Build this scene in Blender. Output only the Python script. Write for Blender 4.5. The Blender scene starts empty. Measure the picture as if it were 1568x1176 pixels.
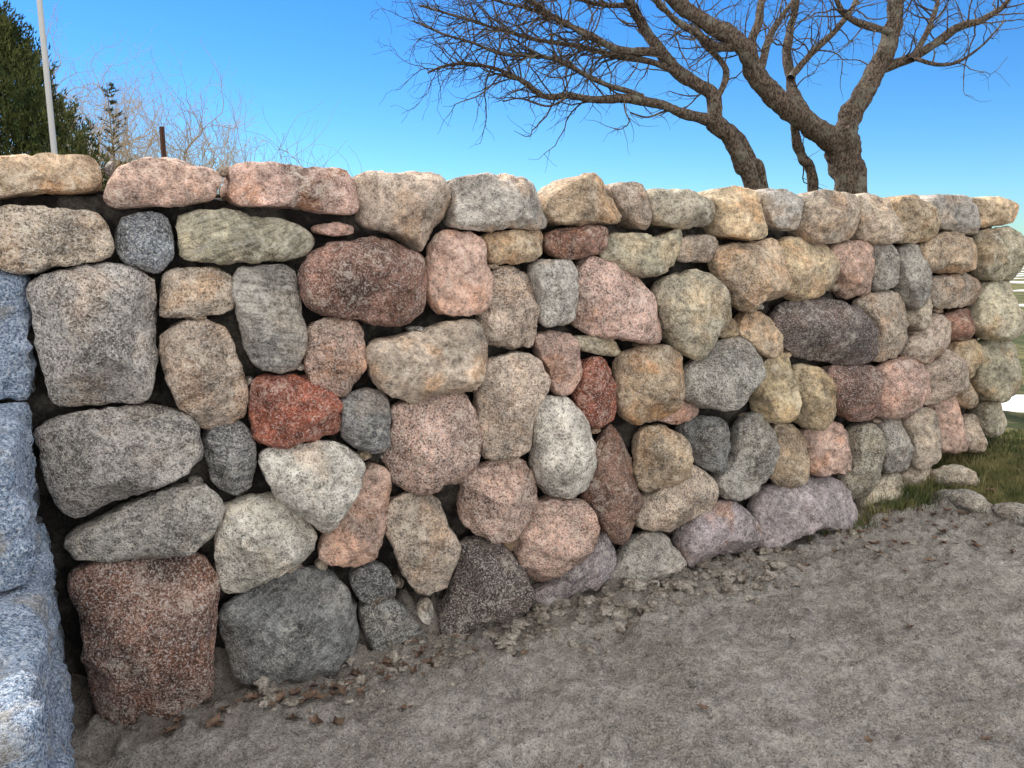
import bpy, math, random
import numpy as np
from mathutils import Vector, noise, Matrix
random.seed(7); np.random.seed(7)
scene=bpy.context.scene
# ------------------------------------------------------------------ camera
F=1177.0; PITCH=math.radians(9.8); CH=1.5
cam_d=bpy.data.cameras.new("camera"); cam=bpy.data.objects.new("camera",cam_d); scene.collection.objects.link(cam)
cam.location=(0,0,CH); cam.rotation_euler=(math.radians(90)-PITCH,0,0)
cam_d.sensor_width=36; cam_d.lens=36*F/1568; cam_d.clip_start=0.05; cam_d.clip_end=8000
scene.camera=cam
CP,SP=math.cos(PITCH),math.sin(PITCH)
def ray(px,py):
    dx=(px-784)/F; dy=(588-py)/F
    return (dx, CP+dy*SP, dy*CP-SP)
A=(-1.328,2.283); WA=math.radians(27); WD=(math.cos(WA),math.sin(WA)); WN=(math.sin(WA),-math.cos(WA))
def survey(px,py):            # photo measurement -> wall-face coordinates (s along wall, z up)
    r=ray(px,py); t=(A[0]*WN[0]+A[1]*WN[1])/(r[0]*WN[0]+r[1]*WN[1])
    x,y,z=r[0]*t,r[1]*t,CH+r[2]*t
    return ((x-A[0])*WD[0]+(y-A[1])*WD[1], z)
def wpos(s,z,w): return (A[0]+s*WD[0]+w*WN[0], A[1]+s*WD[1]+w*WN[1], z)
def at_depth(px,py,Y):
    r=ray(px,py); t=Y/r[1]; return Vector((r[0]*t,Y,CH+r[2]*t))
def sw(x,y): return ((x-A[0])*WD[0]+(y-A[1])*WD[1], (x-A[0])*WN[0]+(y-A[1])*WN[1])
def lin(c): 
    return tuple(((v/255)/12.92 if v/255<=0.04045 else ((v/255+0.055)/1.055)**2.4) for v in c)
# ------------------------------------------------------------------ node helpers
def newmat(name):
    m=bpy.data.materials.new(name); m.use_nodes=True; nt=m.node_tree; nt.nodes.clear()
    out=nt.nodes.new('ShaderNodeOutputMaterial'); b=nt.nodes.new('ShaderNodeBsdfPrincipled')
    nt.links.new(b.outputs[0],out.inputs[0]); b.inputs['Roughness'].default_value=0.85
    b.inputs['Specular IOR Level'].default_value=0.25
    return m,nt,b
def setin(nt,sock,v):
    if isinstance(v,bpy.types.NodeSocket): nt.links.new(v,sock)
    elif isinstance(v,(tuple,list)) and len(v)==3 and sock.type=='RGBA': sock.default_value=(*v,1)
    else: sock.default_value=v
def Noise(nt,vec,scale,detail=4,rough=0.55,dist=0.0):
    n=nt.nodes.new('ShaderNodeTexNoise'); n.inputs['Scale'].default_value=scale; n.inputs['Detail'].default_value=detail
    n.inputs['Roughness'].default_value=rough; n.inputs['Distortion'].default_value=dist
    if vec is not None: nt.links.new(vec,n.inputs['Vector'])
    return n.outputs['Fac']
def NoiseC(nt,vec,scale,detail=2,rough=0.6):
    n=nt.nodes.new('ShaderNodeTexNoise'); n.inputs['Scale'].default_value=scale; n.inputs['Detail'].default_value=detail; n.inputs['Roughness'].default_value=rough
    nt.links.new(vec,n.inputs['Vector']); s=nt.nodes.new('ShaderNodeSeparateColor'); nt.links.new(n.outputs['Color'],s.inputs[0]); return s.outputs
def Math(nt,op,a,b=0.0,c=None,clamp=False):
    n=nt.nodes.new('ShaderNodeMath'); n.operation=op; n.use_clamp=clamp
    setin(nt,n.inputs[0],a); setin(nt,n.inputs[1],b)
    if c is not None: setin(nt,n.inputs[2],c)
    return n.outputs[0]
def Map(nt,v,a,b,c=0.0,d=1.0,smooth=False):
    n=nt.nodes.new('ShaderNodeMapRange'); 
    if smooth: n.interpolation_type='SMOOTHSTEP'
    setin(nt,n.inputs[0],v)
    for i,q in enumerate((a,b,c,d)): n.inputs[1+i].default_value=q
    return n.outputs[0]
def Mix(nt,f,a,b,mode='MIX'):
    n=nt.nodes.new('ShaderNodeMix'); n.data_type='RGBA'; n.blend_type=mode
    setin(nt,n.inputs[0],f); setin(nt,n.inputs[6],a); setin(nt,n.inputs[7],b); return n.outputs[2]
def Gray(nt,v):
    n=nt.nodes.new('ShaderNodeCombineColor')
    for i in range(3): nt.links.new(v,n.inputs[i])
    return n.outputs[0]
def Attr(nt,name):
    n=nt.nodes.new('ShaderNodeAttribute'); n.attribute_name=name; return n
def Bump(nt,b,h,strength,dist):
    n=nt.nodes.new('ShaderNodeBump'); n.inputs['Strength'].default_value=strength; n.inputs['Distance'].default_value=dist
    nt.links.new(h,n.inputs['Height']); nt.links.new(n.outputs[0],b.inputs['Normal'])
def VMul(nt,v,k):
    n=nt.nodes.new('ShaderNodeVectorMath'); n.operation='MULTIPLY'; nt.links.new(v,n.inputs[0]); n.inputs[1].default_value=k; return n.outputs[0]
def Pos(nt):
    return nt.nodes.new('ShaderNodeNewGeometry').outputs['Position']

def build(name,V,Fc,mat,smooth=True,parent=None):
    me=bpy.data.meshes.new(name); me.from_pydata([tuple(v) for v in V],[],Fc); me.update()
    if smooth: me.polygons.foreach_set('use_smooth',[True]*len(me.polygons))
    o=bpy.data.objects.new(name,me); scene.collection.objects.link(o)
    if mat: me.materials.append(mat)
    if parent: o.parent=parent
    return o
def fbm(p,f,o=3):
    a=0;amp=1;q=Vector(p)*f
    for i in range(o):
        a+=amp*noise.noise(q); q=q*2.1+Vector((3.1,1.7,5.3)); amp*=0.5
    return a
def tone(p):   # three slow-varying tone channels stored per vertex
    p=Vector(p)
    return (0.5+0.42*fbm(p,7,3),0.5+0.42*fbm(p+Vector((11,0,0)),7,3),0.5+0.42*fbm(p+Vector((0,17,0)),9,3),1.0)
def put_attrs(me,RC,base,prm):
    n=len(RC)
    at=me.attributes.new("rc",'FLOAT_VECTOR','POINT'); at.data.foreach_set('vector',np.array(RC).ravel())
    at=me.attributes.new("tone",'FLOAT_COLOR','POINT'); at.data.foreach_set('color',np.array([tone(q) for q in RC]).ravel())
    at=me.attributes.new("scol",'FLOAT_COLOR','POINT'); at.data.foreach_set('color',np.tile([*base,1],n))
    at=me.attributes.new("sprm",'FLOAT_COLOR','POINT'); at.data.foreach_set('color',np.tile([*prm,1],n))
# ------------------------------------------------------------------ rock material
mrock,nt,b=newmat("fieldstone")
rc=Attr(nt,"rc").outputs['Vector']; col=Attr(nt,"scol").outputs['Color']
pr=nt.nodes.new('ShaderNodeSeparateColor'); nt.links.new(Attr(nt,"sprm").outputs['Color'],pr.inputs[0])
spk,band,pat=pr.outputs[0],pr.outputs[1],pr.outputs[2]
tn=nt.nodes.new('ShaderNodeSeparateColor'); nt.links.new(Attr(nt,"tone").outputs['Color'],tn.inputs[0]); B=tn.outputs
med=Noise(nt,rc,34,4,0.78); FN=Noise(nt,rc,135,2,0.9)
c=Mix(nt,1.0,col,Gray(nt,Map(nt,B[0],0.2,0.8,0.56,1.42)),'MULTIPLY')
c=Mix(nt,1.0,c,Gray(nt,Map(nt,med,0.34,0.66,0.42,1.52)),'MULTIPLY')
st=Map(nt,B[1],0.50,0.75,0,1,True)
c=Mix(nt,Math(nt,'MULTIPLY',st,pat),c,Mix(nt,1.0,c,(1.06,0.80,0.58),'MULTIPLY'))
lg=Math(nt,'MULTIPLY',Map(nt,FN,0.53,0.62),Math(nt,'ADD',spk,.15))
c=Mix(nt,Math(nt,'MULTIPLY',lg,0.58),c,(0.92,0.89,0.85))
dk=Math(nt,'MULTIPLY',Map(nt,FN,0.46,0.37),Math(nt,'ADD',spk,.1))
c=Mix(nt,Math(nt,'MULTIPLY',dk,0.84),c,(0.045,0.041,0.038))
bn=Noise(nt,VMul(nt,rc,(9,9,62)),1.0,3,0.8,0.9)
c=Mix(nt,Math(nt,'MULTIPLY',Math(nt,'MULTIPLY',Map(nt,bn,0.50,0.66),band),0.55),c,(0.74,0.72,0.67))
c=Mix(nt,Math(nt,'MULTIPLY',Math(nt,'MULTIPLY',Map(nt,bn,0.48,0.32),band),0.7),c,(0.06,0.06,0.058))
li=Math(nt,'MULTIPLY',Map(nt,B[2],0.5,0.70),Map(nt,med,0.50,0.57))
c=Mix(nt,Math(nt,'MULTIPLY',li,0.42),c,(0.74,0.71,0.62))
nt.links.new(c,b.inputs['Base Color'])
h=Math(nt,'ADD',Math(nt,'MULTIPLY',FN,0.45),med)
Bump(nt,b,h,1.0,0.026); b.inputs['Roughness'].default_value=0.8
# ------------------------------------------------------------------ stones
PAL={'g':(176,171,165),'w':(188,172,156),'p':(200,169,155),'t':(196,174,146),'y':(206,187,154),'b':(156,162,174),
 'd':(108,96,92),'r':(186,112,88),'k':(126,128,130),'e':(176,167,146),'l':(208,204,196),'q':(146,112,98),'v':(164,154,158)}
S=[]
def st_(k,sp,bd,pt,*p): S.append((k,sp,bd,pt,p))
# capstones
st_('y',.3,0,.5,-170,246,-110,238,-55,242,-46,270,-60,298,-120,302,-175,298)
st_('t',.3,.1,.8,-42,246,20,238,75,234,130,236,152,250,157,275,146,292,90,297,30,300,-40,302)
st_('p',.5,0,.4,185,250,250,243,310,255,338,270,335,290,320,308,250,316,185,320,160,312,162,288)
st_('p',.5,0,.9,357,253,420,248,505,255,535,268,545,290,545,326,500,328,440,318,370,318,345,300,348,272)
st_('w',.35,0,.6,548,265,600,261,665,265,683,285,686,320,672,352,652,380,640,386,610,365,560,347,548,325,543,290)
st_('g',.4,0,.6,692,274,740,268,800,270,822,285,832,315,830,347,790,352,700,350,687,330,684,292)
st_('t',.4,0,.6,835,302,870,275,900,269,925,285,940,315,944,342,900,345,842,343,832,325)
st_('w',.4,0,.6,935,285,955,277,977,279,985,300,987,345,970,348,948,322)
st_('e',.4,.3,.6,985,297,1010,289,1060,293,1085,308,1088,335,1060,350,1020,347,990,335)
st_('y',.35,0,.7,1086,300,1110,287,1145,288,1160,305,1162,340,1150,365,1100,360,1090,330)
st_('g',.4,0,.5,1160,293,1195,290,1218,300,1222,330,1210,352,1178,350,1165,330)
st_('w',.5,0,.6,1225,302,1255,291,1295,296,1308,315,1305,350,1290,368,1240,373,1222,355,1220,325)
st_('w',.5,0,.6,1310,301,1345,299,1368,312,1370,340,1355,370,1325,372,1308,350)
st_('t',.5,0,.6,1373,303,1400,299,1425,315,1428,345,1415,370,1380,374,1362,360,1372,335)
st_('g',.4,.2,.7,1428,301,1465,299,1495,315,1500,345,1490,360,1440,350,1428,335)
st_('t',.3,.1,.7,1470,305,1520,301,1548,310,1551,330,1535,346,1500,348,1493,322)
# second course
st_('w',.6,0,.5,-150,318,-90,312,-30,318,-8,345,-8,390,-30,412,-110,414,-150,400)
st_('w',.8,0,.5,0,320,60,314,130,320,160,335,172,370,165,395,110,405,50,418,10,415,-2,390,-6,350)
st_('b',1,.3,0,180,337,235,321,260,335,269,380,255,410,230,420,190,405,174,370)
st_('e',.2,.8,.2,273,326,330,320,400,331,460,345,481,365,470,390,430,402,350,404,280,400,272,372,270,345)
st_('p',.3,0,.6,482,346,510,340,540,345,542,358,515,362,485,357)
st_('q',.6,0,.3,500,375,560,362,602,368,640,390,651,430,645,470,620,495,580,500,540,490,500,485,462,465,456,420,470,388)
st_('p',.3,0,.5,665,358,700,352,735,360,745,395,749,440,740,475,700,485,665,475,650,440,655,398)
st_('t',.4,0,.8,742,358,790,352,822,350,828,375,820,397,795,403,755,405,745,385)
st_('q',.4,0,.7,836,355,880,345,920,347,924,375,905,392,865,398,840,390,832,370)
st_('e',.4,.2,.4,925,360,970,355,1010,360,1038,347,1037,385,1020,415,980,425,935,408,915,390)
st_('w',.5,.1,.5,1040,365,1080,360,1100,370,1095,398,1060,402,1036,396)
st_('t',.6,0,.5,1095,380,1140,370,1185,368,1190,410,1185,455,1150,465,1135,478,1110,462,1095,430,1085,405)
st_('y',.5,.2,.5,1190,371,1225,361,1260,372,1277,400,1275,430,1250,455,1210,458,1190,440,1186,400)
st_('p',.5,0,.4,1278,375,1320,366,1330,390,1332,430,1322,455,1298,456,1282,430,1272,400)
st_('g',.6,0,.3,1335,378,1360,374,1372,395,1370,430,1352,442,1333,440)
st_('g',.5,.1,.3,1373,380,1405,377,1412,410,1410,450,1390,475,1373,445)
st_('t',.6,.1,.7,1410,374,1445,355,1478,360,1488,380,1480,410,1450,418,1418,411)
st_('e',.3,0,.6,1490,360,1540,348,1556,365,1556,400,1548,429,1500,430,1485,405)
# third course
st_('g',.9,0,.5,45,428,110,408,190,405,235,425,243,480,241,560,225,610,160,622,110,629,80,615,62,550,50,480,42,450)
st_('w',.7,0,.6,252,420,300,408,345,410,358,430,362,465,340,482,270,486,242,478)
st_('g',.4,.8,.3,365,412,410,405,450,408,458,440,465,500,460,545,440,570,400,566,372,535,360,480,355,440)
st_('w',.7,0,.5,265,497,300,488,345,500,365,540,376,590,370,635,340,652,310,656,280,632,262,600,248,560,245,520)
st_('p',.8,0,.6,480,490,530,485,555,505,560,550,548,590,520,608,480,595,462,560,462,518)
st_('w',.3,.1,.8,590,515,650,500,715,487,738,505,737,550,715,595,670,608,620,615,575,595,559,560,562,525)
st_('w',.8,0,.4,750,420,790,408,815,430,820,480,815,530,790,536,750,530,736,510,737,470)
st_('g',.7,0,.4,812,405,855,395,878,410,880,450,875,490,850,500,822,495,815,450)
st_('p',.8,0,.4,885,402,920,392,960,410,990,445,1003,490,1001,522,960,523,900,511,878,490,880,440)
st_('e',.6,0,.4,1030,418,1070,412,1095,435,1103,475,1090,515,1065,548,1030,536,1005,500,998,460,1005,430)
st_('t',.4,0,.4,1110,473,1125,490,1130,510,1115,521,1100,510)
st_('t',.5,0,.5,1140,475,1165,478,1185,505,1190,540,1170,547,1145,526,1128,505)
st_('d',.6,.1,.3,1190,470,1225,455,1275,458,1310,475,1333,510,1330,550,1290,560,1230,550,1195,530,1177,495)
st_('w',.7,0,.5,1320,452,1355,443,1380,460,1387,500,1375,540,1350,556,1335,550,1337,505,1312,470)
st_('w',.5,0,.5,1387,480,1410,445,1430,450,1425,480,1400,505,1388,500)
st_('w',.6,0,.6,1400,506,1430,481,1445,495,1447,525,1425,550,1395,556,1378,538,1388,515)
st_('w',.6,.2,.6,1430,425,1470,415,1490,425,1492,455,1470,470,1430,472,1425,450)
st_('q',.4,0,.5,1450,481,1480,471,1490,495,1485,520,1455,521,1442,500)
st_('e',.4,.2,.7,1495,435,1545,432,1549,470,1540,510,1510,521,1486,510,1483,480)
st_('e',.4,0,.7,1500,524,1540,522,1547,560,1535,600,1505,616,1491,590,1486,550)
st_('y',.4,0,.6,1461,526,1495,522,1492,560,1480,586,1464,580)
# fourth course
st_('g',.8,.2,.3,60,650,130,628,230,618,290,630,306,665,302,700,270,725,200,755,130,786,100,781,70,740,56,690)
st_('k',.8,1,0,320,650,355,640,380,655,393,700,385,740,360,761,330,745,312,710,309,670)
st_('r',.6,0,.2,385,580,430,572,500,575,515,600,522,645,500,667,440,682,395,678,382,650,380,610)
st_('k',.4,.6,.6,520,610,560,592,590,605,597,640,590,682,560,690,530,676,515,650)
st_('l',.7,.3,.4,400,690,450,678,510,672,545,690,550,715,530,760,510,805,490,812,460,786,420,755,398,725)
st_('p',1,0,.2,600,620,660,600,710,602,727,640,728,680,710,725,670,745,620,751,592,725,587,690,597,650)
st_('w',.8,.2,.4,745,546,790,537,820,550,828,590,815,630,800,680,770,702,735,699,728,660,722,620,728,580)
st_('p',.5,0,.6,820,510,860,508,882,525,880,570,865,600,845,601,830,560,818,530)
st_('e',.4,.1,.4,880,515,930,515,948,530,945,546,900,541,878,530)
st_('r',.8,0,.4,890,552,920,545,938,580,942,620,925,646,900,650,882,622,880,585)
st_('t',.5,0,.9,950,540,1000,525,1030,540,1040,575,1030,615,1000,640,965,650,942,622,940,575)
st_('g',.8,0,.3,1060,550,1100,520,1140,518,1155,545,1152,580,1130,605,1080,625,1040,613,1033,590,1045,565)
st_('y',.3,0,.4,1165,556,1195,539,1208,560,1205,600,1190,640,1165,641,1155,600)
st_('y',.4,0,.4,1215,560,1245,562,1265,590,1262,640,1235,655,1210,641,1205,600)
st_('q',.8,.1,.4,1260,563,1330,560,1336,590,1330,630,1300,645,1270,622)
st_('p',.7,0,.4,1345,560,1385,545,1405,560,1405,600,1385,636,1345,641,1332,620,1335,590)
st_('w',.6,0,.4,1411,560,1445,531,1458,545,1465,580,1445,610,1410,620,1408,590)
st_('p',.3,.1,.6,1420,626,1455,597,1468,620,1465,680,1440,694,1425,680)
st_('t',.4,0,.4,1470,590,1490,590,1495,616,1480,626,1465,610)
# fifth course
st_('g',.8,.1,.2,95,820,150,790,230,755,300,737,335,750,341,780,325,815,290,840,200,849,130,851,100,841)
st_('l',.7,.4,.3,345,775,400,758,440,770,486,815,480,840,440,870,380,900,345,906,328,885,324,850,335,805)
st_('p',.5,0,.4,550,720,580,712,600,735,595,790,580,840,555,862,520,868,489,855,495,825,515,790,535,750)
st_('w',.7,.2,.5,600,760,640,752,670,765,690,800,698,840,690,885,660,906,630,900,605,860,590,810,589,780)
st_('p',.9,0,.2,700,730,750,705,790,697,815,720,818,760,800,795,770,820,735,821,705,800,699,770,706,748)
st_('l',.8,.2,.1,815,617,850,605,885,625,898,670,899,720,880,752,845,759,820,745,812,700,809,650)
st_('q',.5,.2,.9,905,690,925,668,940,648,962,680,973,740,965,800,950,833,930,825,905,790,890,760,900,720)
st_('t',.6,.2,.4,980,655,1010,648,1040,670,1043,710,1025,740,985,755,972,730,970,690)
st_('p',.4,0,.6,1000,622,1040,611,1066,625,1050,645,1010,646)
st_('k',.6,.5,.3,1050,641,1100,640,1125,655,1120,690,1090,722,1062,705,1045,675)
st_('g',.7,.1,.2,1130,650,1160,629,1180,660,1178,710,1155,745,1110,765,1089,745,1095,725,1120,700)
st_('t',.6,.1,.3,1185,650,1215,650,1230,680,1225,720,1200,745,1180,735,1180,690)
st_('p',.5,0,.8,1225,660,1280,645,1297,670,1292,710,1260,725,1232,720,1230,690)
st_('e',.9,.3,.1,1300,655,1330,648,1345,680,1340,730,1320,762,1295,765,1282,735,1295,700)
st_('g',.8,.1,.2,1348,646,1375,641,1388,680,1385,715,1355,722,1348,690)
st_('w',.6,0,.3,1385,640,1415,622,1430,650,1425,690,1400,716,1388,705,1391,670)
st_('w',.5,0,.3,1474,640,1490,636,1496,668,1482,690,1468,684)
st_('e',.5,0,.5,1497,626,1520,611,1533,640,1520,668,1500,664)
# bottom course
st_('q',1,0,.5,140,855,220,850,300,848,330,870,336,930,325,1010,318,1060,250,1092,190,1106,150,1085,130,1010,115,940,105,890)
st_('k',.3,.5,.2,345,930,420,880,480,867,520,880,540,920,546,965,530,1010,480,1030,400,1046,360,1035,345,1000,339,960)
st_('k',.7,0,.9,540,875,580,861,600,880,604,912,570,923,540,905)
st_('k',.6,.4,.4,550,926,598,915,630,940,650,970,640,985,580,999,560,980)
st_('d',.8,0,.2,705,830,745,820,775,840,800,880,804,930,780,950,720,972,680,975,671,950,690,900,700,860)
st_('p',.8,0,.2,810,770,850,757,885,762,901,790,890,830,860,870,820,891,795,876,785,840,792,800)
st_('v',.6,.1,.2,810,905,860,880,900,840,925,814,942,850,930,890,890,908,850,925,815,936,805,925)
st_('t',.3,0,.3,765,825,785,817,796,835,780,849)
st_('w',.9,0,.2,985,760,1010,735,1050,711,1080,725,1091,750,1075,785,1030,805,985,812,967,795)
st_('g',.7,.4,.2,945,855,975,820,1010,814,1032,835,1038,865,1000,890,950,905,931,890)
st_('v',.6,.1,.9,1040,815,1075,775,1120,765,1150,790,1156,825,1120,845,1050,865,1037,848)
st_('v',.4,.1,.1,1150,775,1180,745,1230,731,1275,729,1292,760,1292,805,1230,820,1160,838,1154,800)
st_('e',.8,.3,.1,1345,737,1378,722,1380,765,1345,778,1318,775)
st_('w',.5,0,.2,1386,720,1420,700,1424,735,1400,755,1382,745)
NMAIN=len(S)
for (x,y,a_,b_) in [(445,872,24,8),(410,892,28,7),(655,940,14,20),(735,980,20,8),(612,895,9,8),(232,470,7,16),(560,700,12,7),(300,740,12,7),(758,408,8,5),(1108,735,9,7),
        (640,505,14,5),(1150,560,7,6),(1208,545,6,6),(1165,470,6,6),(985,530,8,4),(1283,440,9,7),(860,610,5,8),(915,660,8,6),(168,258,9,12),(345,662,12,8),(300,487,16,5),(1240,740,8,5),
        (1440,475,7,5),(1365,450,5,6),(1345,645,7,4),(495,868,9,7),(590,700,7,5),(705,600,8,6),(345,262,8,8),(165,300,8,10),(460,560,8,8),(385,585,7,8),(1150,640,8,6)]:
    n=7; p=[]
    for i in range(n):
        an=2*math.pi*i/n+random.uniform(-.2,.2); p+= [x+math.cos(an)*a_*random.uniform(.85,1.15), y+math.sin(an)*b_*random.uniform(.85,1.15)]
    st_(random.choice('wtgg'),.5,0,.5,*p)

wall=bpy.data.objects.new("stone_wall",None); scene.collection.objects.link(wall)
NT=72; NF=24; NB=6
def stone_mesh(poly,key,sp,bd,pt,idx,ncap):
    P=np.array([survey(poly[i],poly[i+1]) for i in range(0,len(poly),2)])
    n=len(P); pts=[]
    for i in range(n):
        p0,p1,p2,p3=P[i-1],P[i],P[(i+1)%n],P[(i+2)%n]
        for k in range(10):
            t=k/10; pts.append(0.5*((2*p1)+(-p0+p2)*t+(2*p0-5*p1+4*p2-p3)*t*t+(-p0+3*p1-3*p2+p3)*t**3))
    pts=np.array(pts); 
    x=pts[:,0];y=pts[:,1];xs=np.roll(x,-1);ys=np.roll(y,-1);cr=x*ys-xs*y;ar=cr.sum()/2
    c=np.array([((x+xs)*cr).sum(),((y+ys)*cr).sum()])/(6*ar)
    d=pts-c; ang=np.arctan2(d[:,1],d[:,0]); r=np.hypot(d[:,0],d[:,1]); o=np.argsort(ang); ang=ang[o]; r=r[o]
    th=np.linspace(-math.pi,math.pi,NT,endpoint=False); R=np.interp(th,ang,r,period=2*math.pi)
    R=R-(0.002 if idx<=NMAIN else 0)
    size=math.sqrt(abs(ar)); mn=R.min()*2
    rs=random.Random(idx*13+5)
    Df=min(max(0.46*mn,0.03),0.135)*rs.uniform(.85,1.15); Db=0.10 if not ncap else 0.34
    if size<0.09: Df=0.03; Db=0.05
    off=rs.uniform(-0.014,0.024) if size>.1 else -0.02
    e=rs.uniform(.62,.86)
    pl=[]
    for k in range(rs.randint(4,8)):
        a=rs.uniform(0,2*math.pi); tl=rs.uniform(0.25,1.05)
        v=Vector((math.cos(a)*math.sin(tl),math.sin(a)*math.sin(tl),math.cos(tl))); pl.append((v,rs.uniform(.72,.94)))
    tiltx,tilty=rs.uniform(-.14,.14),rs.uniform(-.24,.06)
    V=[];ph=[math.pi/2*(i/NF) for i in range(NF+1)]+[math.pi/2+math.pi/2*((i+1)/NB) for i in range(NB)]
    seed=Vector((idx*3.7,idx*1.3,idx*0.7))
    rot=Matrix.Rotation(rs.uniform(0,6.28),3,'Z')@Matrix.Rotation(rs.uniform(-.6,.6)+ (math.pi/2 if rs.random()<.5 else 0),3,'X')
    if bd>0: rot=Matrix.Rotation(rs.uniform(-.6,.6),3,'Y')@Matrix.Rotation(math.pi/2+rs.uniform(-.6,.6),3,'X')
    RC=[]
    for i,p in enumerate(ph):
        sr=abs(math.sin(p))**e; cw=(abs(math.cos(p))**e)*(1 if p<=math.pi/2 else -1)
        if i==0: sr=0
        if i==len(ph)-1: sr=0
        for j in range(NT):
            if (i==0 or i==len(ph)-1) and j>0: break
            q=Vector((math.cos(th[j])*sr,math.sin(th[j])*sr,cw))
            if cw>0:
                for (nn,hh) in pl:
                    dd=q.dot(nn)-hh
                    if dd>0: q-=nn*dd*0.9
            s=c[0]+q.x*R[j]; z=c[1]+q.y*R[j]
            w=q.z*(Df if q.z>0 else Db)+off
            if q.z>0: w+= (q.x*tiltx+q.y*tilty)*Df*2*min(1,q.z*2)
            rcp=Vector((s,z,w)); pp=rcp.copy()
            dirv=Vector((q.x,q.y,q.z*1.2)); 
            if dirv.length>0: dirv.normalize()
            k=min(1,size/0.25)
            a1=fbm(rcp+seed,8,2)*0.012; a2=fbm(rcp+seed,30,4)*0.0068
            ridge=-abs(noise.noise((rcp+seed)*13))*0.014
            pit=-max(0,noise.noise((rcp+seed)*24)-.22)*0.026
            pp=pp+dirv*((a1+ridge+0.003)*k+(a2+pit)*(0.4+.6*k))
            V.append(wpos(pp.x,pp.y,pp.z)); RC.append(tuple(rot@pp+seed))
    Fc=[]
    ni=len(ph)
    def id(i,j):
        if i==0: return 0
        if i==ni-1: return len(V)-1
        return 1+(i-1)*NT+(j%NT)
    for i in range(ni-1):
        for j in range(NT):
            a,b2,c2,d2=id(i,j),id(i+1,j),id(i+1,j+1),id(i,j+1)
            if i==0: Fc.append((a,b2,c2))
            elif i==ni-2: Fc.append((a,b2,d2))
            else: Fc.append((a,b2,c2,d2))
    o=build("fieldstone_%d"%idx,V,Fc,mrock,True,wall); me=o.data
    base=np.array(lin(PAL[key])); j=np.array([rs.uniform(.98,1.02) for _ in range(3)])*rs.uniform(.78,1.14)
    base=np.clip(base*j*1.16*np.array([1.02,1.0,.97]),0,.86)
    put_attrs(me,RC,base,(sp,bd*.85,pt))
for i,(k,sp,bd,pt,p) in enumerate(S):
    stone_mesh(p,k,sp,bd,pt,i+1,i<16)
# mortar core of the wall
mmort,nt,b=newmat("old_mortar"); P_=Pos(nt)
n1=Noise(nt,P_,9,3,.6); n2=Noise(nt,P_,90,2,.7)
c=Mix(nt,Map(nt,n1,.45,.75),(0.025,0.022,0.02),(0.17,0.155,0.135)); c=Mix(nt,1.0,c,Gray(nt,Map(nt,n2,.3,.7,.6,1.3)),'MULTIPLY')
nt.links.new(c,b.inputs['Base Color']); Bump(nt,b,n2,1,.01)
V=[];Fc=[];ns,nz=330,130
s0,s1,z0,z1=-.95,4.72,-.12,1.69
for i in range(ns+1):
    for j in range(nz+1):
        s=s0+(s1-s0)*i/ns; z=z0+(z1-z0)*j/nz
        w=-0.082+fbm((s,z,0),6,2)*.035+fbm((s,z,3),35,2)*.008
        ed=min(1,(z1-z)/.03,(s1-s)/.15); w-=(1-max(ed,0))**2*.3
        V.append(wpos(s,z,w))
for i in range(ns):
    for j in range(nz):
        a=i*(nz+1)+j; Fc.append((a,a+nz+1,a+nz+2,a+1))
build("mortar_core",V,Fc,mmort,True,wall)
V=[wpos(s,z,w) for s in (-3.4,s1-.02) for w in (-.20,-.62) for z in (z0,z1)]
build("wall_back",V,[(0,1,3,2),(4,6,7,5),(0,2,6,4),(1,5,7,3),(0,4,5,1),(2,3,7,6)],mmort,False,wall)

# ------------------------------------------------------------------ granite step blocks
mgran,nt,b=newmat("split_granite"); P_=Pos(nt)
n1=NoiseC(nt,P_,7,3,.65); n2=Noise(nt,P_,125,2,.9); n4=Noise(nt,P_,30,4,.65)
c=Mix(nt,Map(nt,n1[0],.35,.65),(0.20,0.27,0.38),(0.34,0.42,0.55))
c=Mix(nt,Map(nt,n2,.53,.6,0,.6),c,(0.72,0.75,0.80)); c=Mix(nt,Map(nt,n2,.46,.39,0,.8),c,(0.05,0.06,0.09))
c=Mix(nt,Map(nt,n1[1],.54,.66,0,.55),c,(0.32,0.28,0.21))
nt.links.new(c,b.inputs['Base Color']); Bump(nt,b,Math(nt,'ADD',n4,Math(nt,'MULTIPLY',n2,.4)),1,.025)
steps=bpy.data.objects.new("granite_steps",None); scene.collection.objects.link(steps)
P0=(-1.439,2.227); D=(0.5,-0.866); L=(-0.866,-0.5)
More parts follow.
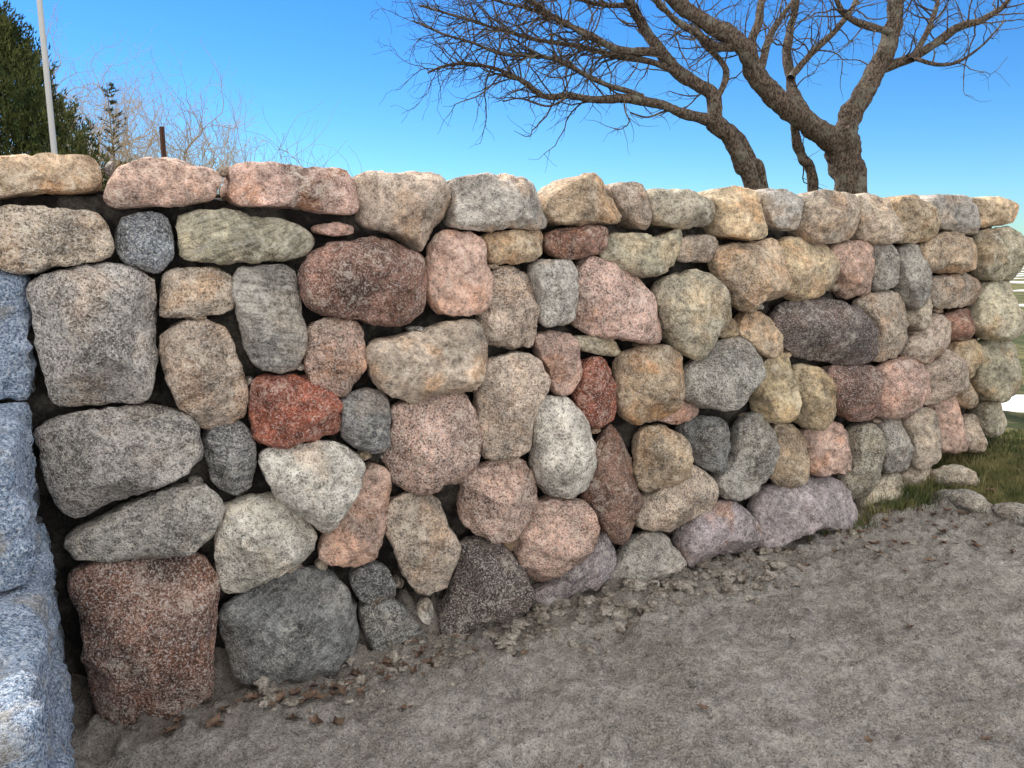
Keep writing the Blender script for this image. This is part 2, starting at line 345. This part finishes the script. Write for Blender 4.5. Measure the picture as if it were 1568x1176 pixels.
def block(name,t0,t1,za,zb,l0,l1,seed):
    import bmesh
    V=[];Fc=[];N=48
    ext=(l1-l0,t1-t0,zb-za)
    def face(o,u,v,flip):
        base=len(V)
        for i in range(N+1):
            for j in range(N+1):
                q=[o[k]+u[k]*i/N+v[k]*j/N for k in range(3)]
                V.append(q)
        for i in range(N):
            for j in range(N):
                a=base+i*(N+1)+j; f=(a,a+N+1,a+N+2,a+1); Fc.append(f[::-1] if flip else f)
    face((0,0,0),(1,0,0),(0,1,0),True); face((0,0,1),(1,0,0),(0,1,0),False)
    face((0,0,0),(1,0,0),(0,0,1),False); face((0,1,0),(1,0,0),(0,0,1),True)
    face((0,0,0),(0,1,0),(0,0,1),True); face((1,0,0),(0,1,0),(0,0,1),False)
    out=[]
    r=.022
    for q in V:
        p=Vector([q[k]*ext[k] for k in range(3)]); inner=Vector([min(max(p[k],r),ext[k]-r) for k in range(3)])
        dv=p-inner
        if dv.length>0: 
            dv.normalize(); p=inner+dv*r
        pp=p+Vector((seed*5,seed,seed*2))
        dd=fbm(pp,5,2)*.020+fbm(pp,20,4)*.017
        if dv.length>0: p=p+dv*dd
        l=l0+p.x; t=t0+p.y; z=za+p.z
        out.append((P0[0]+L[0]*l+D[0]*t,P0[1]+L[1]*l+D[1]*t,z))
    o=build(name,out,Fc,mgran,True,steps)
    bm=bmesh.new(); bm.from_mesh(o.data); bmesh.ops.remove_doubles(bm,verts=bm.verts,dist=.0005); bmesh.ops.recalc_face_normals(bm,faces=bm.faces); bm.to_mesh(o.data); bm.free()
    o.data.polygons.foreach_set('use_smooth',[True]*len(o.data.polygons))
block("upper_block",-.25,.03,1.075,1.44,-.03,1.0,1)
block("middle_block",-.2,.60,.71,1.06,.0,1.1,2)
block("lower_block",-.15,1.2,.345,.695,-.02,1.1,3)
block("base_block",-.15,1.25,-.05,.33,-.03,1.1,4)

# ------------------------------------------------------------------ ground
BS=[-9,0,.5,2.06,2.8,3.43,3.88,4.49,5.2,9]; BZ=[0,0,0,.035,.04,.11,.18,.34,.40,.40]
def gz(x,y):
    s,w=sw(x,y); fr=float(np.interp(s,BS,BZ))
    if w<0: k=min(1,-w/.3); fr=fr+(0.40-fr)*k if s>-1 else fr
    if w<0 and s<=-1: 
        k=min(1,-w/.3)*min(1,max(0,(s+3)/2)); fr=fr+(.4-fr)*k
    d=math.hypot(x,y)
    if d>85: fr-= (d-85)*.03
    return max(fr,-6)
def ground_z(x,y):
    z=gz(x,y)
    if -2.5<x<6 and -.5<y<7.5:
        s,w=sw(x,y)
        z+=fbm((x,y,0),1.6,2)*.018+fbm((x,y,1),9,3)*.010
        if s<4:
            near=math.exp(-max(w,0)/.20)
            z+=max(0,fbm((x,y,5),13,4)+.10)*.085*near+near*.018
            z+=fbm((x,y,2),34,3)*.007
            z-=max(0,noise.noise(Vector((s*4,w*7,9)))-.18)*.08
            z-=abs(noise.noise(Vector((s*2.2,w*9,19))))*.018
            t=fbm((x,y,7),8,4); z+=.014*min(1,max(0,(t+.0)/.07))
            t=fbm((x,y,17),22,3); z+=.006*min(1,max(0,(t-.05)/.06))
    return z
def axis(lo,hi,step,far):
    a=list(np.arange(lo,hi,step)); g=step*1.4; x=a[-1]
    while x<far: x+=g; g*=1.25; a.append(x)
    g=step*1.4; x=a[0]; bk=[]
    while x>-far: x-=g; g*=1.25; bk.append(x)
    return bk[::-1]+a
X=axis(-1.7,4.2,.012,4000); Y=axis(1.2,5.0,.012,4000)
V=[(x,y,ground_z(x,y)) for x in X for y in Y]; ny=len(Y)
Fc=[(i*ny+j,(i+1)*ny+j,(i+1)*ny+j+1,i*ny+j+1) for i in range(len(X)-1) for j in range(ny-1)]
mg,nt,b=newmat("ground"); P_=Pos(nt)
def plane_coord(nt,n,off):
    v=nt.nodes.new('ShaderNodeVectorMath'); v.operation='DOT_PRODUCT'; nt.links.new(P_,v.inputs[0]); v.inputs[1].default_value=(n[0],n[1],0)
    return Math(nt,'SUBTRACT',v.outputs['Value'],off)
s_=plane_coord(nt,WD,A[0]*WD[0]+A[1]*WD[1]); w_=plane_coord(nt,WN,A[0]*WN[0]+A[1]*WN[1])
G1=NoiseC(nt,P_,3,3,.7); g2=Noise(nt,P_,26,5,.85); G3=Noise(nt,P_,130,2,.9)
dirt=Mix(nt,Map(nt,G1[0],.35,.65),(0.37,0.335,0.295),(0.60,0.555,0.51))
dirt=Mix(nt,1.0,dirt,Gray(nt,Map(nt,g2,.32,.68,.42,1.48)),'MULTIPLY')
dirt=Mix(nt,Map(nt,G3,.55,.64,0,.55),dirt,(0.82,0.79,0.75)); dirt=Mix(nt,Map(nt,G3,.45,.36,0,.7),dirt,(0.09,0.078,0.07))
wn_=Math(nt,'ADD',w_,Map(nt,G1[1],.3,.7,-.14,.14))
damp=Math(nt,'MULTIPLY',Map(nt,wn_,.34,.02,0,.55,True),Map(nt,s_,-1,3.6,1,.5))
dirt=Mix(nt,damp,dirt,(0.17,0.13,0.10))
gr=Mix(nt,Map(nt,G1[2],.4,.6),(0.075,0.095,0.03),(0.27,0.24,0.10)); gr=Mix(nt,1.0,gr,Gray(nt,Map(nt,g2,.3,.7,.6,1.4)),'MULTIPLY')
ed=Math(nt,'ADD',s_,Map(nt,G1[1],.3,.7,-.12,.12))
gm=Math(nt,'MAXIMUM',Map(nt,ed,3.98,4.06),Map(nt,w_,-.3,-.4))
c=Mix(nt,gm,dirt,gr)
sn=Noise(nt,P_,.35,2,.55)
far=Math(nt,'MAXIMUM',Map(nt,s_,9,10.0),Map(nt,w_,2.4,3.0))
sm=Math(nt,'MULTIPLY',far,Math(nt,'MAXIMUM',Map(nt,sn,.54,.57),Map(nt,w_,2.6,3.4)))  # snow patches; unbroken snow behind camera is added to bounce sun onto wall
c=Mix(nt,sm,c,(0.84,0.84,0.85))
nt.links.new(c,b.inputs['Base Color'])
h=Math(nt,'ADD',g2,Math(nt,'MULTIPLY',G3,.35))
Bump(nt,b,h,1.0,.05)
build("ground",V,Fc,mg)
# sea
msea,nt,b=newmat("sea"); b.inputs['Base Color'].default_value=(.02,.09,.2,1); b.inputs['Roughness'].default_value=.45
Bump(nt,b,Noise(nt,Pos(nt),.6,3,.6),.6,.5)
build("sea",[(-7000,40,-1.1),(7000,40,-1.1),(7000,7500,-1.1),(-7000,7500,-1.1)],[(0,1,2,3)],msea,False)
# ------------------------------------------------------------------ pebbles and clods
def rock_bits(name,items,mat,sub=2,sink=.15):
    import bmesh
    bm=bmesh.new(); bmesh.ops.create_icosphere(bm,subdivisions=sub,radius=1); bv=[v.co.copy() for v in bm.verts]; bf=[tuple(v.index for v in f.verts) for f in bm.faces]; bm.free()
    V=[];Fc=[]
    for k,(x,y,r) in enumerate(items):
        z=ground_z(x,y); base=len(V); sc=(random.uniform(.7,1.7),random.uniform(.7,1.2),random.uniform(.4,.85)); R=Matrix.Rotation(random.uniform(0,6.28),3,'Z')
        for v in bv:
            q=v*(1+.7*noise.noise(v*1.5+Vector((k*2.1,k,0)))+.35*noise.noise(v*4+Vector((k*2.1,k,0)))); q=R@Vector((q.x*sc[0],q.y*sc[1],q.z*sc[2]))*r
            V.append((x+q.x,y+q.y,z+q.z+r*sink))
        Fc+=[tuple(base+i for i in f) for f in bf]
    return build(name,V,Fc,mat,True)
it=[]
for i in range(1200):
    s=random.uniform(-.1,4.0); w=abs(random.expovariate(1/.2)) if i<600 else random.uniform(0,1.8)
    if w>1.9: continue
    x,y,_=wpos(s,0,w+.02); it.append((x,y,random.uniform(.002,.006) if random.random()<.93 else random.uniform(.007,.014)))
rock_bits("gravel",it,mg)
mcl,nt,b=newmat("dirt_clod"); P_=Pos(nt)
c=Mix(nt,Map(nt,Noise(nt,P_,14,2,.6),.35,.65),(0.20,0.165,0.13),(0.52,0.47,0.41)); c=Mix(nt,1.0,c,Gray(nt,Map(nt,Noise(nt,P_,90,3,.8),.3,.7,.5,1.4)),'MULTIPLY')
nt.links.new(c,b.inputs['Base Color']); Bump(nt,b,Noise(nt,P_,90,2,.8),1,.02)
it=[]
for i in range(420):
    s=random.choice((random.uniform(.4,3.6),random.gauss(2.3,.4),random.gauss(1.6,.4))); w=abs(random.gauss(.08,.12)); x,y,_=wpos(s,0,w+.04); it.append((x,y,random.choice((random.uniform(.006,.014),random.uniform(.010,.030)))))
rock_bits("dirt_clods",it,mcl,3,.0)
def simple_rock(name,c,r,seed,colr,spk=.6):
    import bmesh
    bm=bmesh.new(); bmesh.ops.create_icosphere(bm,subdivisions=5,radius=1); V=[];RC=[]
    Fc=[tuple(v.index for v in f.verts) for f in bm.faces]
    for v in bm.verts:
        q=v.co*(1+.25*fbm(v.co+Vector((seed,0,0)),1.1,2)+.03*fbm(v.co,6,2)); p=Vector((q.x*r[0],q.y*r[1],q.z*r[2])); V.append(tuple(Vector(c)+p)); RC.append(tuple(p+Vector((seed,3,1))))
    bm.free(); o=build(name,V,Fc,mrock); put_attrs(o.data,RC,lin(colr),(spk,0,.3)); return o
x,y,_=wpos(4.15,0,.12); simple_rock("boulder",(x,y,gz(x,y)+.035),(.12,.09,.06),3,(190,180,162))
edg=bpy.data.objects.new("stone_edging",None); scene.collection.objects.link(edg)
w=.16
for k in range(5):
    ln=random.uniform(.26,.42); s=3.98+.02*k; x,y,_=wpos(s,0,w+ln/2)
    o=simple_rock("edging_stone_%d"%(k+1),(0,0,0),(.07,ln*.56,.06),10+k*3,(156,152,144)); o.parent=edg
    o.location=(x,y,gz(x,y)+.012); o.rotation_euler=(0,0,WA+random.uniform(-.06,.06)); w+=ln+.01
# ------------------------------------------------------------------ snow patches
msn,nt,b=newmat("snow"); b.inputs['Base Color'].default_value=(.80,.83,.88,1); b.inputs['Roughness'].default_value=.6; Bump(nt,b,Noise(nt,Pos(nt),25,3,.6),.5,.02)
def snow(cx,cy,rx,ry,hh,seed):
    V=[];Fc=[];n=40;m=14
    for i in range(m+1):
        for j in range(n):
            a=2*math.pi*j/n; q=i/m; rr=q*(1+.3*noise.noise(Vector((math.cos(a)*1.5+seed,math.sin(a)*1.5,0))))
            x=cx+math.cos(a)*rx*rr; y=cy+math.sin(a)*ry*rr; V.append((x,y,gz(x,y)+hh*(1-q**3)-.01+.015*noise.noise(Vector((x*3,y*3,0)))))
    for i in range(m):
        for j in range(n): Fc.append((i*n+j,(i+1)*n+j,(i+1)*n+(j+1)%n,i*n+(j+1)%n))
    build("snow_patch",V,Fc,msn)
snow(3.85,5.45,.55,.30,.07,1); snow(8.4,11.8,2.4,1.7,.12,5)
# ------------------------------------------------------------------ grass
mgr,nt,b=newmat("grass_blades"); c=Mix(nt,Map(nt,Noise(nt,Pos(nt),7,2,.6),.35,.65),(0.06,0.09,0.025),(0.25,0.22,0.10)); nt.links.new(c,b.inputs['Base Color'])
V=[];Fc=[]
def blade(x,y,h):
    z=ground_z(x,y); a=random.uniform(0,6.28); wd=random.uniform(.0012,.0026); lx,ly=math.cos(a),math.sin(a); bx,by=random.uniform(-.5,.5)*h,random.uniform(-.5,.5)*h
    b0=len(V); V.extend([(x-lx*wd,y-ly*wd,z-.004),(x+lx*wd,y+ly*wd,z-.004),(x+bx*.4+lx*wd*.8,y+by*.4+ly*wd*.8,z+h*.6),(x+bx*.4-lx*wd*.8,y+by*.4-ly*wd*.8,z+h*.6),(x+bx,y+by,z+h)])
    Fc.extend([(b0,b0+1,b0+2,b0+3),(b0+3,b0+2,b0+4)])
for i in range(26000):
    s=4.02+abs(random.gauss(0,1.1)); w=random.uniform(-.1,1.5)
    x,y,_=wpos(s,0,w); blade(x,y,random.uniform(.012,.035))
for i in range(1500):
    s=random.gauss(3.9,.16); w=abs(random.gauss(.03,.07)); x,y,_=wpos(s,0,w+.03); blade(x,y,random.uniform(.03,.09))
for i in range(500):
    s=random.gauss(3.45,.14); w=abs(random.gauss(.04,.04)); x,y,_=wpos(s,0,w+.05); blade(x,y,random.uniform(.02,.06))
build("grass",V,Fc,mgr,False)
# ------------------------------------------------------------------ dead leaves
ml,nt,b=newmat("dead_leaf"); c=Mix(nt,Map(nt,Noise(nt,Pos(nt),30,2,.5),.35,.65),(0.055,0.035,0.028),(0.20,0.13,0.09)); nt.links.new(c,b.inputs['Base Color'])
V=[];Fc=[]
def leaf(x,y,r):
    z=ground_z(x,y)+.006; a0=random.uniform(0,6.28); tl=random.uniform(-.5,.5); cu=random.uniform(.2,.9); b0=len(V); n=9
    V.append((x,y,z))
    for k in range(n):
        a=2*math.pi*k/n; rr=r*(1 if k%2 else .55)*(1.3 if k in(0,1) else 1); u=math.cos(a)*rr; v=math.sin(a)*rr*.7
        zz=abs(v)*cu+u*tl*.4+.3*r*random.random(); V.append((x+u*math.cos(a0)-v*math.sin(a0),y+u*math.sin(a0)+v*math.cos(a0),z+max(zz,0)))
    for k in range(n): Fc.append((b0,b0+1+k,b0+1+(k+1)%n))
for i in range(140):
    m=random.random()
    if m<.45: s,w=random.gauss(.75,.28),abs(random.gauss(.07,.09))+.07
    elif m<.85: s,w=random.gauss(3.6,.35),abs(random.gauss(.12,.2))+.04
    else: s,w=random.uniform(0,4),random.uniform(.05,1.4)
    x,y,_=wpos(s,0,w+.03); leaf(x,y,random.uniform(.012,.032))
build("fallen_leaves",V,Fc,ml,False)
# ------------------------------------------------------------------ tubes
class Tubes:
    def __init__(s): s.V=[];s.F=[]
    def add(s,pts,rad,sides=6,gn=0.0):
        n=len(pts); b0=len(s.V); prev=None
        for i,p in enumerate(pts):
            t=(pts[min(i+1,n-1)]-pts[max(i-1,0)])
            if t.length<1e-6: t=Vector((0,0,1))
            t.normalize()
            if prev is None: u=t.cross(Vector((0.3,0.9,0.2))); u.normalize()
            else:
                u=prev-t*prev.dot(t)
                if u.length<1e-5: u=t.cross(Vector((0.3,0.9,0.2)))
                u.normalize()
            prev=u; v=t.cross(u)
            for k in range(sides):
                a=2*math.pi*k/sides; d=u*math.cos(a)+v*math.sin(a); r=rad[i]
                if gn: r*=1+gn*noise.noise((p+d*rad[i])*9)+gn*.5*noise.noise((p+d*rad[i])*32)
                s.V.append(p+d*r)
        for i in range(n-1):
            for k in range(sides):
                s.F.append((b0+i*sides+k,b0+i*sides+(k+1)%sides,b0+(i+1)*sides+(k+1)%sides,b0+(i+1)*sides+k))
def spline(P,R,m):
    n=len(P); out=[];rr=[]
    for i in range(n-1):
        p0=P[max(i-1,0)];p1=P[i];p2=P[i+1];p3=P[min(i+2,n-1)]
        for k in range(m):
            t=k/m; out.append(0.5*((2*p1)+(p2-p0)*t+(2*p0-5*p1+4*p2-p3)*t*t+(3*p1-p0-3*p2+p3)*t**3)); rr.append(R[i]+(R[i+1]-R[i])*t)
    out.append(P[-1]); rr.append(R[-1]); return out,rr
mb,nt,b=newmat("bark"); P_=Pos(nt); n1=Noise(nt,P_,9,3,.7); n2=Noise(nt,VMul(nt,P_,(75,75,34)),1,4,.8)
c=Mix(nt,Map(nt,n2,.42,.62),(0.04,0.028,0.022),(0.30,0.225,0.165)); c=Mix(nt,Map(nt,n1,.54,.64,0,.5),c,(0.34,0.34,0.27)); nt.links.new(c,b.inputs['Base Color']); Bump(nt,b,Math(nt,'ADD',n2,Math(nt,'MULTIPLY',n1,.5)),1,.04)
def twig(T,p,d,L,r,lvl,bias):
    n=max(4,int(L/.045)); pts=[p.copy()]; q=p.copy(); d=d.normalized()
    sub=[]; curl=Vector((random.gauss(0,.06),random.gauss(0,.06),random.gauss(0,.06)))
    for i in range(n):
        d=(d+Vector((random.gauss(0,.24),random.gauss(0,.24),random.gauss(0,.24)))+bias*.06+curl).normalized()
        q=q+d*(L/n); pts.append(q.copy()); sub.append((q.copy(),d.copy(),(i+1)/n))
    T.add(pts,[max(r*(1-.75*i/n),.0011) for i in range(n+1)],3 if r<.006 else 5)
    if lvl>0:
        for (q,d2,t) in sub:
            if t>.15 and random.random()<.6:
                dd=(d2+Vector((random.gauss(0,.8),random.gauss(0,.8),random.gauss(0,.8)))).normalized()
                twig(T,q,dd,L*random.uniform(.2,.5)*(1.15-.5*t),max(r*.5*(1-.4*t),.0015),lvl-1,bias)
T=Tubes()
def limb(pts,Y0,Y1,r0,r1,nt_=10,tl=(.25,.6),bias=(0,0,.3),lvl=1,tw0=.15,ext=None):
    n=len(pts); P=[at_depth(p[0],p[1],Y0+(Y1-Y0)*i/(n-1)) for i,p in enumerate(pts)]
    R=[(r0+(r1-r0)*i/(n-1))/F*(Y0+(Y1-Y0)*i/(n-1)) for i in range(n)]
    if ext: P=[ext]+P; R=[R[0]*1.25]+R
    for i in range(1,len(P)-1): P[i]=P[i]+Vector((random.gauss(0,.5),random.gauss(0,1),random.gauss(0,.5)))*min(R[i],.025)
    o,rr=spline(P,R,14 if r0>6 else 7)
    for i in range(1,len(o)-1):
        k=.012 if r0<8 else .02
        o[i]=o[i]+Vector((noise.noise(o[i]*5),noise.noise(o[i]*5+Vector((9,0,0))),noise.noise(o[i]*5+Vector((0,9,0)))))*k
    T.add(o,rr,18 if r0>9 else 8,.26 if r0>5 else .2)
    for k in range(nt_):
        t=random.uniform(tw0,1); i=min(int(t*(len(o)-1)),len(o)-2); d=(o[i+1]-o[i]).normalized()
        dd=(d*.7+Vector((random.gauss(0,.6),random.gauss(0,.6),random.gauss(0,.6)))+Vector(bias)*.5).normalized()
        twig(T,o[i],dd,random.uniform(*tl),min(rr[i]*.4,.0055)+.0012,lvl,Vector(bias))
limb([(1303,300),(1296,250),(1290,215),(1285,195)],6,6,23,23,0,ext=Vector((2.72,6.05,.3)))
limb([(1292,218),(1262,202),(1225,178),(1190,150),(1158,112),(1138,72),(1095,38),(1055,12),(1010,-25)],6,5.6,18,9,8,tw0=.5)
limb([(1292,215),(1305,180),(1322,140),(1345,100),(1364,55),(1378,10),(1390,-35)],6,6.2,18,9,7,tw0=.3)
limb([(1342,108),(1385,97),(1430,68),(1462,42),(1500,32),(1532,16),(1548,-12)],6.1,6.0,8,3,22,tw0=.1)
limb([(1368,50),(1330,45),(1295,20),(1275,-20)],6.1,5.8,6,3,12)
limb([(1395,92),(1418,55),(1432,20),(1440,-20)],6.0,6.3,5,3,12)
limb([(1400,90),(1455,95),(1500,70),(1540,30)],6.0,5.7,3,1,10) 
limb([(1240,188),(1222,140),(1205,95),(1208,50),(1222,-15)],5.9,6.4,9,5,10)
limb([(1210,120),(1238,88),(1268,52),(1300,22),(1320,-15)],6,6.3,6,3,14)
limb([(1158,112),(1150,70),(1162,25),(1172,-25)],5.8,6.1,8,5,10)
limb([(1133,72),(1095,68),(1055,48),(1015,20),(990,-15)],5.7,5.5,7,3,14)
limb([(1163,118),(1180,60),(1200,20),(1230,-20)],5.8,6.4,6,3,10)
limb([(1156,292),(1138,250),(1112,208),(1092,185)],5.7,5.6,12,12,0,ext=Vector((2.35,5.9,.35)))
limb([(1172,292),(1158,250),(1140,212),(1112,190),(1095,182)],5.8,5.6,8,8,0,ext=Vector((2.4,5.95,.35)))
limb([(1240,292),(1226,245),(1220,205),(1212,172)],6.1,5.86,8,6,2,ext=Vector((2.6,6.1,.35)))
limb([(1095,188),(1040,168),(985,148),(935,153),(885,150),(832,142),(792,120),(750,106),(700,100),(655,112)],5.6,5.2,8,1.4,44,bias=(-.5,0,-.1),tw0=.25)
limb([(1096,185),(1085,145),(1040,108),(1005,72),(985,40),(962,8),(940,-25)],5.6,5.9,11,6,22,bias=(-.3,0,.2))
limb([(1010,78),(955,75),(905,56),(862,32),(822,10),(780,-15)],5.75,5.4,6,2.2,42,bias=(-.5,0,.05))
limb([(1060,125),(1000,97),(940,86),(880,70),(820,60),(760,42),(700,26),(640,8)],5.67,6,5,1.3,56,bias=(-.5,0,0))
limb([(985,148),(905,126),(862,100),(820,90),(770,82),(722,62),(672,50),(632,32)],5.5,4.9,4,1.1,52,bias=(-.5,0,-.05))
limb([(1092,160),(1105,110),(1070,60),(1060,20),(1040,-20)],5.65,6.2,5,3,14)
limb([(870,149),(840,165),(800,150),(770,155)],5.35,5.1,2,1,6,tl=(.1,.3))
limb([(962,8),(900,2),(850,-20)],5.85,5.7,4,2,24,bias=(-.5,0,0))
limb([(900,56),(840,25),(770,5),(700,-15)],5.55,5.3,3,1.2,30,bias=(-.5,0,0))
limb([(1040,168),(1015,172),(990,180),(965,172)],5.56,5.5,2,1,3,tl=(.1,.25))
build("bare_tree",T.V,T.F,mb)
# ------------------------------------------------------------------ left background
def shrub(name,px,Y,base_z,n,h,spread,r,mat,lvl=2):
    global T
    T=Tubes(); p=at_depth(px,240,Y)
    for i in range(n):
        b0=Vector((p.x+random.gauss(0,spread*.35),Y+random.gauss(0,spread*.35),base_z))
        d=Vector((random.gauss(0,.22),random.gauss(0,.22),1))
        twig(T,b0,d,h*random.uniform(.75,1.1),r,lvl,Vector((0,0,1.3)))
    return build(name,T.V,T.F,mat)
mtw,nt,b=newmat("twig_bark"); b.inputs['Base Color'].default_value=(.42,.32,.20,1)
mtw2,nt,b=newmat("twig_bark_red"); b.inputs['Base Color'].default_value=(.30,.23,.13,1)
shrub("bare_shrub",112,9,.4,20,3.5,.6,.016,mtw); shrub("bare_shrub",195,9.5,.4,18,2.9,.7,.014,mtw)
shrub("bare_shrub",45,10,.4,12,4.4,.8,.018,mtw)
for px,h in ((280,2.15),(345,2.25),(400,2.15),(440,2.25),(515,2.2)): shrub("bare_shrub",px,6.5,.4,8,h,.3,.008,mtw2,1)
T=Tubes(); p=at_depth(176,240,7.5); top=at_depth(168,128,7.5).z
mcon,nt,b=newmat("conifer_foliage"); c=Mix(nt,Map(nt,Noise(nt,Pos(nt),6,3,.6),.35,.65),(0.022,0.04,0.012),(0.11,0.12,0.035)); nt.links.new(c,b.inputs['Base Color'])
sap=bpy.data.objects.new("conifer_sapling",None); scene.collection.objects.link(sap)
T.add([Vector((p.x,p.y,.4)),Vector((p.x,p.y,1.6)),Vector((p.x-.02,p.y,top))],[.02,.014,.003],6); NV=[];NFc=[]
z=1.3
while z<top:
    L=.42*(top-z)/(top-1.3)+.05
    for k in range(3):
        a=random.uniform(0,6.28); d=Vector((math.cos(a),math.sin(a),.5)).normalized(); q=Vector((p.x,p.y,z)); e=q+d*L*random.uniform(.4,1.2); T.add([q,e],[.005,.002],4)
        for m in range(22):
            t=random.uniform(.2,1); c0=q.lerp(e,t); dd=(d+Vector((random.gauss(0,.8),random.gauss(0,.8),random.gauss(0,.6)))).normalized()*.034; sd=dd.cross(Vector((random.random(),random.random(),1))).normalized()*.005
            b0=len(NV); NV.extend([c0-sd,c0+sd,c0+dd]); NFc.append((b0,b0+1,b0+2))
    z+=random.uniform(.03,.07)
build("trunk_and_branches",T.V,T.F,mtw2,True,sap); build("needles",NV,NFc,mcon,False,sap)
# juniper at the left edge
jun=bpy.data.objects.new("juniper_tree",None); scene.collection.objects.link(jun)
jp=at_depth(-22,240,6.0); jt=at_depth(-22,15,6.0).z
T=Tubes(); T.add([Vector((jp.x,6,.35)),Vector((jp.x,6,jt-.1))],[.05,.01],8); build("trunk",T.V,T.F,mb,True,jun)
V=[];Fc=[]
for i in range(3400):
    z=.9+(jt-.9)*random.random()**1.05; f=(z-.9)/(jt-.9); R=.86*(1-f**2.1)**.8+.02; a=random.uniform(0,6.28)
    rr=R*math.sqrt(random.uniform(.12,1.1))*(1+.22*noise.noise(Vector((math.cos(a)*2,math.sin(a)*2,z*3)))); c0=Vector((jp.x+math.cos(a)*rr,6+math.sin(a)*rr,z))
    ax=Vector((math.cos(a)*.3+random.gauss(0,.1),math.sin(a)*.3+random.gauss(0,.1),1)).normalized(); L=random.uniform(.10,.24)
    for m in range(34):
        t=random.random(); q=c0+ax*L*t+Vector((random.gauss(0,.026),random.gauss(0,.026),random.gauss(0,.02)))*(1.1-t*.8)
        dd=(ax+Vector((random.gauss(0,.45),random.gauss(0,.45),random.gauss(0,.4)))).normalized()*random.uniform(.025,.05); sd=dd.cross(Vector((random.random()-.5,random.random()-.5,.3))).normalized()*.0065
        b0=len(V); V.extend([q-sd,q+sd,q+dd]); Fc.append((b0,b0+1,b0+2))
build("foliage",V,Fc,mcon,False,jun)
# flagpole
mw,nt,b=newmat("weathered_white_paint"); b.inputs['Base Color'].default_value=(.5,.5,.5,1); b.inputs['Roughness'].default_value=.4
T=Tubes(); fp=at_depth(76,160,5.2); T.add([Vector((fp.x,5.2,.35)),Vector((fp.x,5.2,3.0)),Vector((fp.x,5.2,6.0))],[.020,.017,.013],16)
T.add([Vector((fp.x,5.2,.36)),Vector((fp.x,5.2,.5))],[.05,.045],16); T.add([Vector((fp.x,5.2,5.98)),Vector((fp.x,5.2,6.03)),Vector((fp.x,5.2,6.08))],[.012,.035,.008],12)
build("flagpole",T.V,T.F,mw)
mr,nt,b=newmat("rusty_steel"); b.inputs['Base Color'].default_value=(.09,.045,.03,1); b.inputs['Roughness'].default_value=.7
fp=at_depth(251,240,4.0); tz=at_depth(248,194,4.0).z
V=[];
prof=[(-.012,-.003),(-.003,-.003),(-.003,-.015),(.003,-.015),(.003,-.003),(.012,-.003),(.012,.003),(-.012,.003)]
for z in (.3,tz): V+= [(fp.x+u,4.0+v,z) for u,v in prof]
build("fence_post",V,[(i,(i+1)%8,8+(i+1)%8,8+i) for i in range(8)]+[tuple(range(8,16))],mr,False)
# ------------------------------------------------------------------ light
AZ=math.radians(-42); EL=math.radians(46)
Sd=Vector((math.sin(AZ)*math.cos(EL),math.cos(AZ)*math.cos(EL),math.sin(EL)))
sl=bpy.data.lights.new("sun",'SUN'); sl.energy=5; sl.angle=math.radians(.5); sl.color=(1,.92,.81)
so=bpy.data.objects.new("sun",sl); scene.collection.objects.link(so); so.rotation_euler=Sd.to_track_quat('Z','Y').to_euler(); so.location=(-5,5,8)
wd=bpy.data.worlds.new("World"); scene.world=wd; wd.use_nodes=True; nt=wd.node_tree; nt.nodes.clear()
sk=nt.nodes.new('ShaderNodeTexSky'); sk.sky_type='NISHITA'; sk.sun_disc=False; sk.sun_elevation=EL; sk.sun_rotation=AZ; sk.air_density=1.0; sk.dust_density=.05; sk.ozone_density=1.5
hs=nt.nodes.new('ShaderNodeHueSaturation'); hs.inputs['Saturation'].default_value=1.35; hs.inputs['Hue'].default_value=.500
nt.links.new(sk.outputs[0],hs.inputs['Color'])
blue=Mix(nt,1.0,hs.outputs[0],(0.50,0.80,1.08),'MULTIPLY')
# added clouds, unseen above and behind camera, brighten shaded wall (fixed in world directions)
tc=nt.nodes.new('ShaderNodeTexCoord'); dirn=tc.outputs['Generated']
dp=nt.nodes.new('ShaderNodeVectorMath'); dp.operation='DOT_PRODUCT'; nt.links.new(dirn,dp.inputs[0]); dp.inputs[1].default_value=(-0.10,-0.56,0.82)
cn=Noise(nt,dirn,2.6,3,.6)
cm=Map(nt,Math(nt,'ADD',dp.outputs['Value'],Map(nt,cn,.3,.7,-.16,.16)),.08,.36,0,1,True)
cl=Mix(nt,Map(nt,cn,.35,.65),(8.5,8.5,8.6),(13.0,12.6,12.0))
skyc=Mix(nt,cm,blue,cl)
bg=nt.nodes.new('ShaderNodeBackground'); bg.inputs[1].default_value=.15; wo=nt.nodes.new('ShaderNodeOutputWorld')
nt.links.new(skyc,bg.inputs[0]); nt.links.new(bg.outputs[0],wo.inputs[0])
scene.view_settings.view_transform='Standard'; scene.view_settings.look='None'; scene.view_settings.exposure=0
